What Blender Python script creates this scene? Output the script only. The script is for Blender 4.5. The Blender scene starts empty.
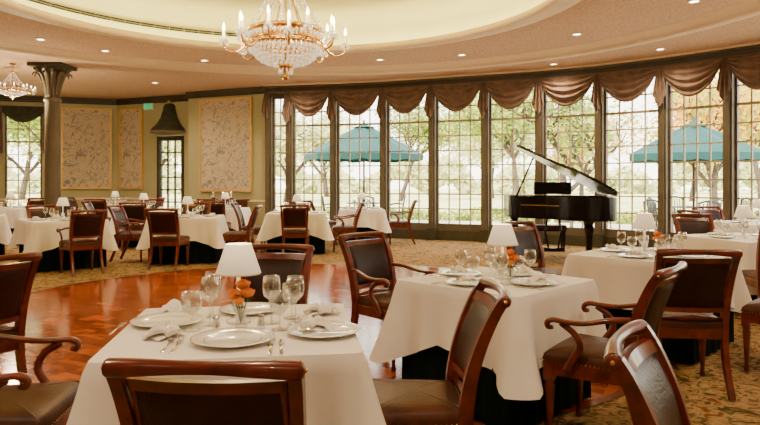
import bpy, math, random
from mathutils import Vector, Matrix
R=random.Random(7)
sc=bpy.context.scene
pi=math.pi
# ------------------------------------------------------------------ materials
def newmat(n):
    m=bpy.data.materials.new(n); m.use_nodes=True
    nt=m.node_tree; b=nt.nodes['Principled BSDF']; return m,nt,b
def mat(n,c,rough=.5,metal=0,var=.12,scale=8,coat=0,trans=0,em=0,emc=None,bump=0,bscale=60,sheen=0,ior=1.45):
    m,nt,b=newmat(n)
    b.inputs['Roughness'].default_value=rough; b.inputs['Metallic'].default_value=metal
    b.inputs['Coat Weight'].default_value=coat; b.inputs['Transmission Weight'].default_value=trans
    b.inputs['IOR'].default_value=ior
    b.inputs['Sheen Weight'].default_value=sheen
    tc=nt.nodes.new('ShaderNodeTexCoord'); ns=nt.nodes.new('ShaderNodeTexNoise')
    ns.inputs['Scale'].default_value=scale; ns.inputs['Detail'].default_value=4
    nt.links.new(tc.outputs['Object'],ns.inputs['Vector'])
    cr=nt.nodes.new('ShaderNodeValToRGB')
    cr.color_ramp.elements[0].position=.3; cr.color_ramp.elements[1].position=.7
    cr.color_ramp.elements[0].color=(*[x*(1-var) for x in c],1)
    cr.color_ramp.elements[1].color=(*[min(1,x*(1+var)) for x in c],1)
    nt.links.new(ns.outputs['Fac'],cr.inputs['Fac']); nt.links.new(cr.outputs['Color'],b.inputs['Base Color'])
    if em:
        b.inputs['Emission Color'].default_value=(*(emc or c),1); b.inputs['Emission Strength'].default_value=em
    if bump:
        n2=nt.nodes.new('ShaderNodeTexNoise'); n2.inputs['Scale'].default_value=bscale; n2.inputs['Detail'].default_value=3
        nt.links.new(tc.outputs['Object'],n2.inputs['Vector'])
        bp=nt.nodes.new('ShaderNodeBump'); bp.inputs['Strength'].default_value=bump; bp.inputs['Distance'].default_value=.01
        nt.links.new(n2.outputs['Fac'],bp.inputs['Height']); nt.links.new(bp.outputs['Normal'],b.inputs['Normal'])
    return m
M={}
M['wood']=mat('mahogany',(.125,.017,.005),.28,var=.5,scale=14,coat=.3)
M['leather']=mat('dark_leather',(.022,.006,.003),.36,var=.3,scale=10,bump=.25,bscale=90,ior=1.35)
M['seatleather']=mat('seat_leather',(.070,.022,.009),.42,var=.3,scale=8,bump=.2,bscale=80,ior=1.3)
M['brass']=mat('brass',(.85,.55,.18),.25,metal=1)
M['linen']=mat('white_linen',(.88,.83,.76),.8,var=.03,scale=5,bump=.15,bscale=14,sheen=.1)
M['skirt']=mat('green_underskirt',(.003,.009,.006),.9,var=.3,scale=6,ior=1.2)
M['china']=mat('china',(.88,.86,.80),.12,var=.02,coat=.5)
M['silver']=mat('silver',(.8,.78,.74),.2,metal=1,var=.05)
def thing(n):
    m,nt,b=newmat(n)
    tr=nt.nodes.new('ShaderNodeBsdfTransparent'); tr.inputs[0].default_value=(.92,.93,.91,1)
    gl=nt.nodes.new('ShaderNodeBsdfGlossy'); gl.inputs['Roughness'].default_value=.04; gl.inputs['Color'].default_value=(1,1,1,1)
    lw=nt.nodes.new('ShaderNodeLayerWeight'); lw.inputs['Blend'].default_value=.35
    mp=nt.nodes.new('ShaderNodeMath'); mp.operation='MULTIPLY_ADD'; mp.inputs[1].default_value=.75; mp.inputs[2].default_value=.06
    nt.links.new(lw.outputs['Facing'],mp.inputs[0])
    mx=nt.nodes.new('ShaderNodeMixShader'); nt.links.new(mp.outputs[0],mx.inputs[0]); nt.links.new(tr.outputs[0],mx.inputs[1]); nt.links.new(gl.outputs[0],mx.inputs[2])
    nt.links.new(mx.outputs[0],nt.nodes['Material Output'].inputs[0]); return m
M['glass']=thing('clear_glass')
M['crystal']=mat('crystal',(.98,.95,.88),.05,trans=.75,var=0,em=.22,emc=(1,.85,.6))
M['shade']=mat('lamp_shade',(.92,.84,.68),.8,var=.03,em=.55,emc=(1,.80,.54))
M['candle']=mat('candle_sleeve',(.9,.82,.62),.5,em=.4,emc=(1,.8,.5))
M['flame']=mat('candle_bulb',(1,.8,.5),.4,em=22,emc=(1,.75,.42))
M['rose']=mat('rose_petals',(.95,.22,.02),.6,var=.3,scale=30)
M['leafg']=mat('leaf_green',(.04,.12,.02),.6,var=.4,scale=20)
M['trimdark']=mat('dark_green_trim',(.050,.043,.022),.5,var=.2,scale=4)
M['post']=mat('taupe_post',(.115,.088,.050),.5,var=.15,scale=4)
M['muntin']=mat('cream_muntin',(.38,.32,.18),.5,var=.05)
M['wall']=mat('sage_wall',(.44,.42,.23),.85,var=.05,scale=2,bump=.1,bscale=120)
M['wallcream']=mat('cream_wall',(.66,.50,.30),.85,var=.05,scale=2)
M['cream']=mat('cream_moulding',(.86,.68,.42),.6,var=.04)
M['tray']=mat('tray_paint',(.78,.74,.36),.8,var=.03,scale=2)
M['swag']=mat('swag_velvet',(.19,.115,.075),.8,var=.3,scale=7,sheen=.25)
M['dkgreen']=mat('dark_green_fabric',(.045,.05,.03),.8,var=.3)
M['gold']=mat('gilt_frame',(.72,.48,.15),.4,var=.1,metal=.3)
M['ebony']=mat('piano_black',(.004,.004,.004),.20,var=.1,ior=1.38)
M['ivory']=mat('piano_keys',(.8,.77,.68),.3)
M['ironplate']=mat('piano_plate',(.25,.15,.05),.5,metal=.5)
M['umb']=mat('umbrella_canvas',(.002,.052,.050),.8,var=.15,scale=3)
M['ironw']=mat('patio_iron',(.045,.05,.045),.5)
M['trunk']=mat('tree_bark',(.07,.05,.038),.9,var=.4,scale=6,bump=.6,bscale=20)
M['lamp_em']=mat('downlight_lens',(1,.9,.7),.5,em=20,emc=(1,.88,.65))
M['cove']=mat('cove_strip',(1,.9,.6),.5,em=15,emc=(1,.88,.46))
M['exit']=mat('exit_green',(.05,.5,.2),.5,em=.6,emc=(.05,.6,.25))
M['black']=mat('vent_black',(.02,.02,.018),.6)
def leafmat(n,cs):
    m,nt,b=newmat(n)
    oi=nt.nodes.new('ShaderNodeTexCoord'); ns=nt.nodes.new('ShaderNodeTexNoise'); ns.inputs['Scale'].default_value=1.1; ns.inputs['Detail'].default_value=5
    nt.links.new(oi.outputs['Object'],ns.inputs['Vector'])
    cr=nt.nodes.new('ShaderNodeValToRGB'); el=cr.color_ramp.elements
    el[0].position=.32; el[0].color=(*cs[0],1); el[1].position=.68; el[1].color=(*cs[2],1)
    e=el.new(.5); e.color=(*cs[1],1)
    nt.links.new(ns.outputs['Fac'],cr.inputs['Fac']); nt.links.new(cr.outputs['Color'],b.inputs['Base Color'])
    b.inputs['Roughness'].default_value=.7
    tr=nt.nodes.new('ShaderNodeBsdfTranslucent'); nt.links.new(cr.outputs['Color'],tr.inputs['Color'])
    mx=nt.nodes.new('ShaderNodeMixShader'); mx.inputs[0].default_value=.5
    out=nt.nodes['Material Output']; nt.links.new(b.outputs[0],mx.inputs[1]); nt.links.new(tr.outputs[0],mx.inputs[2]); nt.links.new(mx.outputs[0],out.inputs[0])
    return m
M['leafA']=leafmat('autumn_leaves',[(.24,.30,.03),(.66,.48,.07),(.80,.36,.06)])
M['leafB']=leafmat('green_leaves',[(.12,.21,.025),(.30,.38,.06),(.56,.52,.13)])
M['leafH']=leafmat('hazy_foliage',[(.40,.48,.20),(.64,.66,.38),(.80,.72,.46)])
def texmat(n,build):
    m,nt,b=newmat(n); build(nt,b); return m
def ramp(nt,src,stops):
    cr=nt.nodes.new('ShaderNodeValToRGB'); el=cr.color_ramp.elements
    el[0].position=stops[0][0]; el[0].color=(*stops[0][1],1)
    el[1].position=stops[-1][0]; el[1].color=(*stops[-1][1],1)
    for p,c in stops[1:-1]:
        e=el.new(p); e.color=(*c,1)
    nt.links.new(src,cr.inputs['Fac']); return cr.outputs['Color']
def mixc(nt,f,a,b,typ='MIX'):
    mx=nt.nodes.new('ShaderNodeMix'); mx.data_type='RGBA'; mx.blend_type=typ
    if hasattr(f,'links'): nt.links.new(f,mx.inputs[0])
    else: mx.inputs[0].default_value=f
    for i,x in ((6,a),(7,b)):
        if hasattr(x,'links'): nt.links.new(x,mx.inputs[i])
        else: mx.inputs[i].default_value=(*x,1)
    return mx.outputs[2]
def parquet(nt,b):
    tc=nt.nodes.new('ShaderNodeTexCoord'); mp=nt.nodes.new('ShaderNodeMapping'); mp.inputs['Rotation'].default_value=(0,0,.5)
    nt.links.new(tc.outputs['Object'],mp.inputs['Vector'])
    br=nt.nodes.new('ShaderNodeTexBrick'); br.inputs['Scale'].default_value=1
    br.inputs['Brick Width'].default_value=.30; br.inputs['Row Height'].default_value=.075; br.inputs['Mortar Size'].default_value=.0015
    br.inputs['Color1'].default_value=(.56,.135,.022,1); br.inputs['Color2'].default_value=(.27,.045,.009,1); br.inputs['Mortar'].default_value=(.08,.014,.004,1)
    nt.links.new(mp.outputs[0],br.inputs['Vector'])
    ck=nt.nodes.new('ShaderNodeTexChecker'); ck.inputs['Scale'].default_value=3.33
    ck.inputs['Color1'].default_value=(1,1,1,1); ck.inputs['Color2'].default_value=(.68,.64,.62,1)
    nt.links.new(mp.outputs[0],ck.inputs['Vector'])
    ns=nt.nodes.new('ShaderNodeTexNoise'); ns.inputs['Scale'].default_value=5; ns.inputs['Detail'].default_value=6
    nt.links.new(mp.outputs[0],ns.inputs['Vector'])
    c=mixc(nt,1,br.outputs['Color'],ck.outputs['Color'],'MULTIPLY')
    c=mixc(nt,.5,c,ramp(nt,ns.outputs['Fac'],[(.3,(.6,.6,.6)),(.7,(1.0,1.0,1.0))]),'MULTIPLY')
    nt.links.new(c,b.inputs['Base Color']); b.inputs['Roughness'].default_value=.13; b.inputs['IOR'].default_value=1.45
M['parquet']=texmat('parquet_floor',parquet)
def carpet(nt,b):
    tc=nt.nodes.new('ShaderNodeTexCoord')
    vo=nt.nodes.new('ShaderNodeTexVoronoi'); vo.inputs['Scale'].default_value=8; nt.links.new(tc.outputs['Object'],vo.inputs['Vector'])
    ns=nt.nodes.new('ShaderNodeTexNoise'); ns.inputs['Scale'].default_value=9; ns.inputs['Detail'].default_value=5; ns.inputs['Distortion'].default_value=1.5
    nt.links.new(tc.outputs['Object'],ns.inputs['Vector'])
    a=ramp(nt,ns.outputs['Fac'],[(.38,(.07,.052,.020)),(.47,(.28,.175,.070)),(.55,(.38,.245,.10)),(.64,(.17,.06,.022))])
    c=mixc(nt,ramp(nt,vo.outputs['Distance'],[(.16,(.8,.8,.8)),(.28,(0,0,0))]),a,(.11,.088,.028))
    nt.links.new(c,b.inputs['Base Color']); b.inputs['Roughness'].default_value=1; b.inputs['IOR'].default_value=1.15
M['carpet']=texmat('patterned_carpet',carpet)
def ceil(nt,b):
    tc=nt.nodes.new('ShaderNodeTexCoord')
    ns=nt.nodes.new('ShaderNodeTexNoise'); ns.inputs['Scale'].default_value=28; ns.inputs['Detail'].default_value=3
    nt.links.new(tc.outputs['Object'],ns.inputs['Vector'])
    nt.links.new(ramp(nt,ns.outputs['Fac'],[(.35,(.56,.37,.23)),(.65,(.78,.55,.36))]),b.inputs['Base Color']); b.inputs['Roughness'].default_value=.9
M['ceil']=texmat('textured_ceiling',ceil)
def tapestry(nt,b):
    tc=nt.nodes.new('ShaderNodeTexCoord')
    ns=nt.nodes.new('ShaderNodeTexNoise'); ns.inputs['Scale'].default_value=2.0; ns.inputs['Detail'].default_value=1.5; ns.inputs['Distortion'].default_value=2.4
    nt.links.new(tc.outputs['Object'],ns.inputs['Vector'])
    n2=nt.nodes.new('ShaderNodeTexNoise'); n2.inputs['Scale'].default_value=6; n2.inputs['Detail'].default_value=4; n2.inputs['Distortion'].default_value=1
    nt.links.new(tc.outputs['Object'],n2.inputs['Vector'])
    vo=nt.nodes.new('ShaderNodeTexVoronoi'); vo.inputs['Scale'].default_value=5.5; nt.links.new(tc.outputs['Object'],vo.inputs['Vector'])
    base=ramp(nt,n2.outputs['Fac'],[(.4,(.56,.46,.31)),(.56,(.62,.52,.36)),(.60,(.34,.35,.31)),(.66,(.54,.46,.33))])
    br=ramp(nt,ns.outputs['Fac'],[(.475,(0,0,0)),(.492,(.85,.85,.85)),(.508,(.85,.85,.85)),(.525,(0,0,0))])
    c=mixc(nt,br,base,(.19,.21,.22))
    c=mixc(nt,ramp(nt,vo.outputs['Distance'],[(.15,(.85,.85,.85)),(.21,(0,0,0))]),c,(.45,.21,.14))
    nt.links.new(c,b.inputs['Base Color']); b.inputs['Roughness'].default_value=.9
M['tapestry']=texmat('chinoiserie_tapestry',tapestry)
def lawn(nt,b):
    tc=nt.nodes.new('ShaderNodeTexCoord'); ns=nt.nodes.new('ShaderNodeTexNoise'); ns.inputs['Scale'].default_value=.5; ns.inputs['Detail'].default_value=8
    nt.links.new(tc.outputs['Object'],ns.inputs['Vector'])
    nt.links.new(ramp(nt,ns.outputs['Fac'],[(.35,(.38,.44,.16)),(.6,(.68,.66,.34))]),b.inputs['Base Color']); b.inputs['Roughness'].default_value=.95
M['lawn']=texmat('lawn_grass',lawn)
M['stone']=mat('terrace_stone',(.52,.47,.37),.9,var=.15,scale=3)
# ------------------------------------------------------------------ mesh builder
class MB:
    def __init__(s): s.v=[];s.f=[];s.m=[];s.sm=[];s.mats=[];s.X=Matrix.Identity(4)
    def mi(s,k):
        if k not in s.mats: s.mats.append(k)
        return s.mats.index(k)
    def add(s,vs,fs,k,smooth=False):
        o=len(s.v); s.v+=[tuple(s.X@Vector(p)) for p in vs]; i=s.mi(k)
        for f in fs: s.f.append(tuple(o+a for a in f)); s.m.append(i); s.sm.append(smooth)
    def box(s,c,d,k,rz=0):
        x,y,z=d[0]/2,d[1]/2,d[2]/2; ca,sa=math.cos(rz),math.sin(rz)
        vs=[]
        for a,b,e in ((-x,-y,-z),(x,-y,-z),(x,y,-z),(-x,y,-z),(-x,-y,z),(x,-y,z),(x,y,z),(-x,y,z)):
            vs.append((c[0]+a*ca-b*sa,c[1]+a*sa+b*ca,c[2]+e))
        s.add(vs,[(0,3,2,1),(4,5,6,7),(0,1,5,4),(1,2,6,5),(2,3,7,6),(3,0,4,7)],k)
    def prism(s,pts,z0,z1,k,smooth=False):
        n=len(pts); vs=[(p[0],p[1],z0) for p in pts]+[(p[0],p[1],z1) for p in pts]
        s.add(vs,[tuple(range(n-1,-1,-1)),tuple(range(n,2*n))],k)
        s.add(vs,[(i,(i+1)%n,n+(i+1)%n,n+i) for i in range(n)],k,smooth)
    def grid(s,fn,nu,nv,k,cu=False,smooth=True):
        vs=[fn(i/nu,j/nv) for j in range(nv+1) for i in range(nu+(0 if cu else 1))]
        w=nu if cu else nu+1; fs=[]
        for j in range(nv):
            for i in range(nu):
                a=j*w+i; b=j*w+(i+1)%w if cu else j*w+i+1
                fs.append((a,b,b+w,a+w))
        s.add(vs,fs,k,smooth)
    def lathe(s,prof,k,c=(0,0,0),seg=20,smooth=True,mod=None):
        n=len(prof)
        def fn(u,v):
            i=min(n-1,int(round(v*(n-1)))); r,z=prof[i]; a=u*2*pi
            if mod: r*=mod(a,i)
            return (c[0]+r*math.cos(a),c[1]+r*math.sin(a),c[2]+z)
        s.grid(fn,seg,n-1,k,cu=True,smooth=smooth)
    def tube(s,pts,rad,k,seg=8,rect=False,smooth=True,cap=True,up=(1,0,0)):
        P=[Vector(p) for p in pts]; n=len(P); up=Vector(up)
        if not isinstance(rad,(list,tuple)): rad=[(rad,rad)]*n
        rad=[r if isinstance(r,(list,tuple)) else (r,r) for r in rad]
        if len(rad)<n:
            rr=[]
            for i in range(n):
                t=i/(n-1)*(len(rad)-1); a=int(min(t,len(rad)-2)) if len(rad)>1 else 0; f=t-a
                b=min(a+1,len(rad)-1); rr.append((rad[a][0]*(1-f)+rad[b][0]*f,rad[a][1]*(1-f)+rad[b][1]*f))
            rad=rr
        vs=[]
        if rect: angs=[pi/4,3*pi/4,5*pi/4,7*pi/4]; seg=4; q=2**.5
        else: angs=[2*pi*i/seg for i in range(seg)]; q=1
        for i in range(n):
            t=(P[min(i+1,n-1)]-P[max(i-1,0)]).normalized()
            u=up-t*up.dot(t)
            if u.length<1e-4: u=Vector((0,1,0))-t*t.y
            u.normalize(); w=t.cross(u)
            for a in angs: vs.append(P[i]+u*math.cos(a)*rad[i][0]*q+w*math.sin(a)*rad[i][1]*q)
        fs=[(i*seg+j,i*seg+(j+1)%seg,(i+1)*seg+(j+1)%seg,(i+1)*seg+j) for i in range(n-1) for j in range(seg)]
        if cap: fs+= [tuple(range(seg-1,-1,-1)),tuple((n-1)*seg+j for j in range(seg))]
        s.add(vs,fs,k,smooth and not rect)
    def ball(s,c,r,k,seg=8,rings=5,sc=(1,1,1)):
        s.grid(lambda u,v:(c[0]+sc[0]*r*math.sin(max(.001,min(pi-.001,v*pi)))*math.cos(u*2*pi),c[1]+sc[1]*r*math.sin(v*pi)*math.sin(u*2*pi),c[2]-sc[2]*r*math.cos(v*pi)),seg,rings,k,cu=True)
    def octa(s,c,r,k,h=None):
        h=h or r; x,y,z=c
        s.add([(x+r,y,z),(x,y+r,z),(x-r,y,z),(x,y-r,z),(x,y,z+h),(x,y,z-h)],[(0,1,4),(1,2,4),(2,3,4),(3,0,4),(1,0,5),(2,1,5),(3,2,5),(0,3,5)],k)
    def mesh(s,name):
        me=bpy.data.meshes.new(name); me.from_pydata(s.v,[],s.f)
        for k in s.mats: me.materials.append(M[k])
        me.polygons.foreach_set('material_index',s.m); me.polygons.foreach_set('use_smooth',s.sm)
        me.update(); return me
def put(name,me,loc=(0,0,0),rz=0,scale=1,parent=None):
    if isinstance(me,MB): me=me.mesh(name)
    o=bpy.data.objects.new(name,me); sc.collection.objects.link(o)
    o.location=loc; o.rotation_euler=(0,0,rz); o.scale=(scale,)*3 if not isinstance(scale,tuple) else scale
    if parent: o.parent=parent
    return o
def cr(pts,n=5,closed=False):
    P=[Vector(p) for p in pts]; N=len(P); out=[]
    rng=range(N if closed else N-1)
    for i in rng:
        g=(lambda j:P[j%N]) if closed else (lambda j:P[max(0,min(N-1,j))])
        a,b,c,d=g(i-1),g(i),g(i+1),g(i+2)
        for q in range(n):
            t=q/n
            out.append(.5*((2*b)+(c-a)*t+(2*a-5*b+4*c-d)*t*t+(3*b-a-3*c+d)*t**3))
    if not closed: out.append(P[-1])
    return out
# ------------------------------------------------------------------ room shell
H=3.72
posts=[(8.2,7.1),(7.97,8.35),(7.55,9.6),(6.98,10.75),(6.25,11.62),(5.46,12.5),(4.52,13.35),(3.45,14.0),(2.36,14.5),(1.22,15.0),(.10,15.5),(-1.12,15.85),(-2.23,16.1),(-2.75,16.2)]
poly=[(-12.5,-4),(8.2,-4)]+posts+[(-5.1,17.3),(-5.2,17.8),(-7.6,18.8),(-12.5,17.1)]
def frame(p0,p1):
    d=Vector((p1[0]-p0[0],p1[1]-p0[1],0)); L=d.length; d.normalize(); n=Vector((d.y,-d.x,0))
    X=Matrix(((d.x,n.x,0,p0[0]),(d.y,n.y,0,p0[1]),(0,0,1,0),(0,0,0,1))); return X,L
def wall(name,p0,p1,k='wall',ops=(),z1=H,th=.2):
    X,L=frame(p0,p1); b=MB(); b.X=X; s=0
    def bx(a,c,z0,zz):
        if c>a and zz>z0: b.box(((a+c)/2,th/2,(z0+zz)/2),(c-a,th,zz-z0),k)
    for (a,c,z0,zz) in sorted(ops):
        bx(s,a,0,z1); bx(a,c,0,z0); bx(a,c,zz,z1); s=c
    bx(s,L,0,z1)
    put(name,b)
    t=MB(); t.X=X
    for z,h,d in ((3.65,.13,.07),(3.56,.04,.04)): t.box((L/2,-d/2,z),(L,d,h),'trimdark')
    s=0
    for (a,c,z0,zz) in sorted(ops)+[(L,L,0,0)]:
        if z0<.2 or a==L:
            if a>s: t.box(((s+a)/2,-.015,.09),(a-s,.03,.18),'trimdark'); t.box(((s+a)/2,-.012,.85),(a-s,.024,.05),'cream')
            s=c
    put('trim_'+name[5:],t)
def window(name,p0,p1,s0,s1,z0,z1,cols,rows,fk='post',mk='muntin',rail=.16,y=.07):
    X,L=frame(p0,p1); b=MB(); b.X=X; w=s1-s0; fw=.05
    for x in (s0+fw/2,s1-fw/2): b.box((x,y,(z0+z1)/2),(fw,.09,z1-z0),fk)
    for z in (z0+rail/2,): b.box(((s0+s1)/2,y,z),(w-2*fw,.08,rail),fk)
    b.box(((s0+s1)/2,y,z1-fw/2),(w-2*fw,.08,fw),fk)
    a0,a1=s0+fw,s1-fw; c0,c1=z0+rail,z1-fw
    for i in range(1,cols): b.box((a0+(a1-a0)*i/cols,y,(c0+c1)/2),(.026,.035,c1-c0),mk)
    for j in range(1,rows): b.box(((a0+a1)/2,y,c0+(c1-c0)*j/rows),(a1-a0,.034,.026 if j!=rows-2 else .05),mk)
    put(name,b)
wall('wall_rear',poly[0],poly[1],'wallcream')
wall('wall_right',poly[1],posts[0],'wallcream')
wall('wall_left',poly[-1],poly[0],'wallcream')
C0,C1=(-2.75,16.2),(-5.1,17.3); B0,B1=(-5.2,17.8),(-7.6,18.8); A0,A1=B1,(-12.5,17.1)
wall('wall_panel_side',C0,C1)
wall('wall_return',C1,B0)
wall('wall_door_side',B0,B1,ops=[(.2,1.15,0,2.62)])
wall('wall_far_left',A0,A1,ops=[(1.95,2.87,.5,3.2),(3.5,4.6,.5,3.2)])
window('window_14',A0,A1,1.95,2.87,.5,3.2,3,7); window('window_15',A0,A1,3.5,4.6,.5,3.2,3,7)
# door
X,L=frame(B0,B1); b=MB(); b.X=X
for x in (.255,1.095): b.box((x,.05,1.305),(.1,.12,2.6),'trimdark')
b.box((.675,.05,2.555),(.94,.12,.1),'trimdark'); b.box((.675,.05,.205),(.75,.06,.4),'trimdark')
for i in range(4): b.box((.3+.25*i,.05,1.45),(.04,.05,2.1),'trimdark')
for j in range(7): b.box((.675,.05,.42+.345*j),(.75,.04,.035),'trimdark')
b.ball((.36,-.02,1.0),.03,'brass')
put('door_1',b)
# bell valance above the door
b=MB(); b.X=X
prof=[(.05,3.50),(.13,3.48),(.17,3.42),(.19,3.3),(.25,3.1),(.36,2.92),(.50,2.78),(.52,2.72)]
b.lathe(prof,'dkgreen',c=(.675,-.02,0),seg=40,mod=lambda a,i:1+.03*math.sin(a*20))
b.tube([(.155,-.05,2.72)]+[(.675-.52*math.cos(t*pi/8),-.02-.52*math.sin(t*pi/8),2.70) for t in range(9)],.03,'swag',seg=6,up=(0,0,1))
b.ball((.675,-.05,3.54),.05,'gold')
put('door_bell_valance',b)
b=MB(); b.X=X; b.box((1.42,-.05,3.45),(.30,.03,.15),'exit'); b.box((1.42,-.025,3.45),(.34,.03,.19),'cream'); put('exit_sign',b)
# tapestry panels
def panel(p0,p1,s0,s1,z0,z1):
    X,L=frame(p0,p1); c=X@Vector(((s0+s1)/2,-.03,(z0+z1)/2)); w=s1-s0; h=z1-z0
    b=MB(); b.box((0,0,0),(w,.03,h),'tapestry')
    for sx in (-1,1): b.box((sx*w/2,-.01,0),(.05,.05,h+.05),'gold')
    for sz in (-1,1): b.box((0,-.01,sz*h/2),(w,.05,.05),'gold')
    o=put('tapestry_panel',b); d=Vector((p1[0]-p0[0],p1[1]-p0[1]));
    o.location=c; o.rotation_euler=(0,0,math.atan2(d.y,d.x)+pi)
panel(A0,A1,.17,1.44,1.15,3.40); panel(B0,B1,1.65,2.45,1.15,3.40); panel(C0,C1,.54,2.15,1.1,3.46)
# window wall
wi=0
hd=MB(); bs=MB(); ps=MB(); crn=MB()
for i in range(len(posts)-1):
    p0,p1=posts[i],posts[i+1]; X,L=frame(p0,p1)
    hd.X=bs.X=crn.X=X
    hd.box((L/2,.1,3.585),(L+.04,.2,.27),'post')
    bs.box((L/2,.08,.11),(L,.16,.22),'trimdark')
    crn.box((L/2,-.09,3.60),(L+.10,.18,.09),'trimdark'); crn.box((L/2,-.13,3.665),(L+.12,.26,.04),'post'); crn.box((L/2,-.15,3.70),(L+.14,.30,.035),'cream'); crn.box((L/2,-.11,3.54),(L+.09,.22,.03),'post')
    wi+=1
    window('window_%d'%wi,p0,p1,.07,L-.07,.22,3.45,4 if L>.8 else 2,9)
for i,p in enumerate(posts):
    q0=posts[max(0,i-1)]; q1=posts[min(len(posts)-1,i+1)]; X,L=frame(q0,q1)
    rz=math.atan2(q1[1]-q0[1],q1[0]-q0[0])
    ps.box((p[0],p[1],1.72),(.16,.2,3.44),'post',rz)
    n=Vector((q1[1]-q0[1],-(q1[0]-q0[0]),0)).normalized()
    ps.box((p[0]-n.x*.12,p[1]-n.y*.12,1.7),(.09,.06,3.4),'post',rz)
    ps.box((p[0]-n.x*.1,p[1]-n.y*.1,.14),(.2,.14,.28),'trimdark',rz)
put('wall_window_header',hd); put('baseboard_window_wall',bs); put('trim_window_posts',ps); put('trim_valance_cornice',crn)
# swags
for i in range(len(posts)-1):
    p0,p1=posts[i],posts[i+1]; X,L=frame(p0,p1); b=MB(); b.X=X
    D=.50
    if L>.8:
        def fn(u,v,L=L):
            sg=max(0,math.sin(pi*u))**.75
            x=.02+u*(L-.04)+ (0.5-u)*.10*v
            z=3.53-v*(.12+D*sg)+.0
            y=-.22-.10*math.sin(pi*min(1,v*1.05))*sg-.038*math.sin(v*pi*9)*sg**.5 -.01*math.sin(u*31)
            return (x,y,z)
        b.grid(fn,28,36,'swag')
    def tail(x0,w,ln):
        def fn(u,v):
            a=u*pi*6
            ww=w*(.45+.55*v)
            zz=3.53-v*ln*(1-.32*abs(u-.5)*2)
            return (x0+(u-.5)*ww,-.235-.035*math.sin(a)-.02*v,zz)
        b.grid(fn,30,8,'swag')
    tail(0,.26,.80)
    if i==len(posts)-2: tail(L,.24,.7)
    put('window_swag',b)
# swag over far left windows
X,L=frame(A0,A1); b=MB(); b.X=X
for (a,c) in ((1.85,2.97),(3.4,4.7)):
    b.grid(lambda u,v:(a+u*(c-a),-.08-.06*math.sin(pi*u)*math.sin(pi*v)-.015*math.sin(v*24),3.42-v*(.1+.35*math.sin(pi*u)**.8)),20,16,'dkgreen')
    for x in (a,c): b.grid(lambda u,v:(x+(u-.5)*.16*(.7+.5*v),-.12-.03*math.sin(u*18),3.42-v*1.3),16,6,'swag')
put('window_drapery',b)
# floor
b=MB(); n=len(poly); b.add([(x,y,0) for x,y in poly],[tuple(range(n))],'carpet'); put('floor',b)
b=MB(); N=96; cx,cy,r=-.75,7.0,3.6
b.add([(cx+r*math.cos(2*pi*i/N),cy+r*math.sin(2*pi*i/N),.006) for i in range(N)],[tuple(range(N))],'parquet')
b.grid(lambda u,v:(cx+(r+.07*v)*math.cos(u*2*pi),cy+(r+.07*v)*math.sin(u*2*pi),.008),N,1,'wood',cu=True,smooth=False)
put('floor_dance_parquet',b)
# ceiling
def ray(c,a):
    d=Vector((math.cos(a),math.sin(a))); best=1e9
    for i in range(len(poly)):
        p=Vector(poly[i]);q=Vector(poly[(i+1)%len(poly)]); e=q-p
        den=d.x*e.y-d.y*e.x
        if abs(den)<1e-9: continue
        w=p-Vector(c); t=(w.x*e.y-w.y*e.x)/den; s=(w.x*d.y-w.y*d.x)/den
        if t>0 and -1e-6<=s<=1+1e-6: best=min(best,t)
    return best
c1=(-1.4,8.3);R1=3.72;c2=(-1.4,7.5);R2=6.75
b=MB(); N=256
hit=[ray(c2,2*pi*i/N)+.08 for i in range(N)]
def outer(u,v):
    i=int(round(u*N))%N; a=2*pi*i/N; r=R2+(hit[i]-R2)*v
    return (c2[0]+r*math.cos(a),c2[1]+r*math.sin(a),H)
b.grid(outer,N,1,'ceil',cu=True,smooth=False)
Z2=3.83
def mid(u,v):
    a=u*2*pi; p=Vector((c2[0]+R2*math.cos(a),c2[1]+R2*math.sin(a))); q=Vector((c1[0]+(R1+.3)*math.cos(a),c1[1]+(R1+.3)*math.sin(a)))
    w=p.lerp(q,v); return (w.x,w.y,Z2)
b.grid(mid,N,1,'ceil',cu=True,smooth=False)
# roof slab blocking sky
b.grid(lambda u,v:outer(u,v)[:2]+(H+.25 if v else H+1.2,),N,1,'ceil',cu=True,smooth=False)
put('ceiling',b)
def ring(name,c,prof,k,seg=160):
    b=MB(); n=len(prof)
    b.lathe(prof,k,c=(c[0],c[1],0),seg=seg); put(name,b)
ring('trim_outer_ring',c2,[(R2+.16,H+.001),(R2+.16,H-.02),(R2+.1,H-.025),(R2+.06,H-.01),(R2+.0,H-.01),(R2-.02,H+.03),(R2-.08,H+.04),(R2-.12,H+.08),(R2-.2,H+.09),(R2-.22,Z2)],'cream')
ring('trim_tray_ring',c1,[(R1+.42,Z2),(R1+.42,Z2-.03),(R1+.34,Z2-.035),(R1+.30,Z2-.05),(R1+.14,Z2-.055),(R1+.10,Z2-.07),(R1,Z2-.08),(R1-.02,Z2-.04),(R1+.03,Z2+.0),(R1+.05,Z2+.04),(R1+.12,Z2+.04),(R1+.12,Z2),(R1+.45,Z2)],'cream')
ring('ceiling_tray_cove',c1,[(R1+.45,Z2),(R1+.45,Z2+.38),(R1+.40,Z2+.50),(R1+.25,Z2+.60),(R1,Z2+.65),(2,Z2+.68),(.01,Z2+.68)],'tray')
ring('cove_light_strip',c1,[(R1+.36,Z2+.03),(R1+.20,Z2+.03)],'cove')
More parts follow.
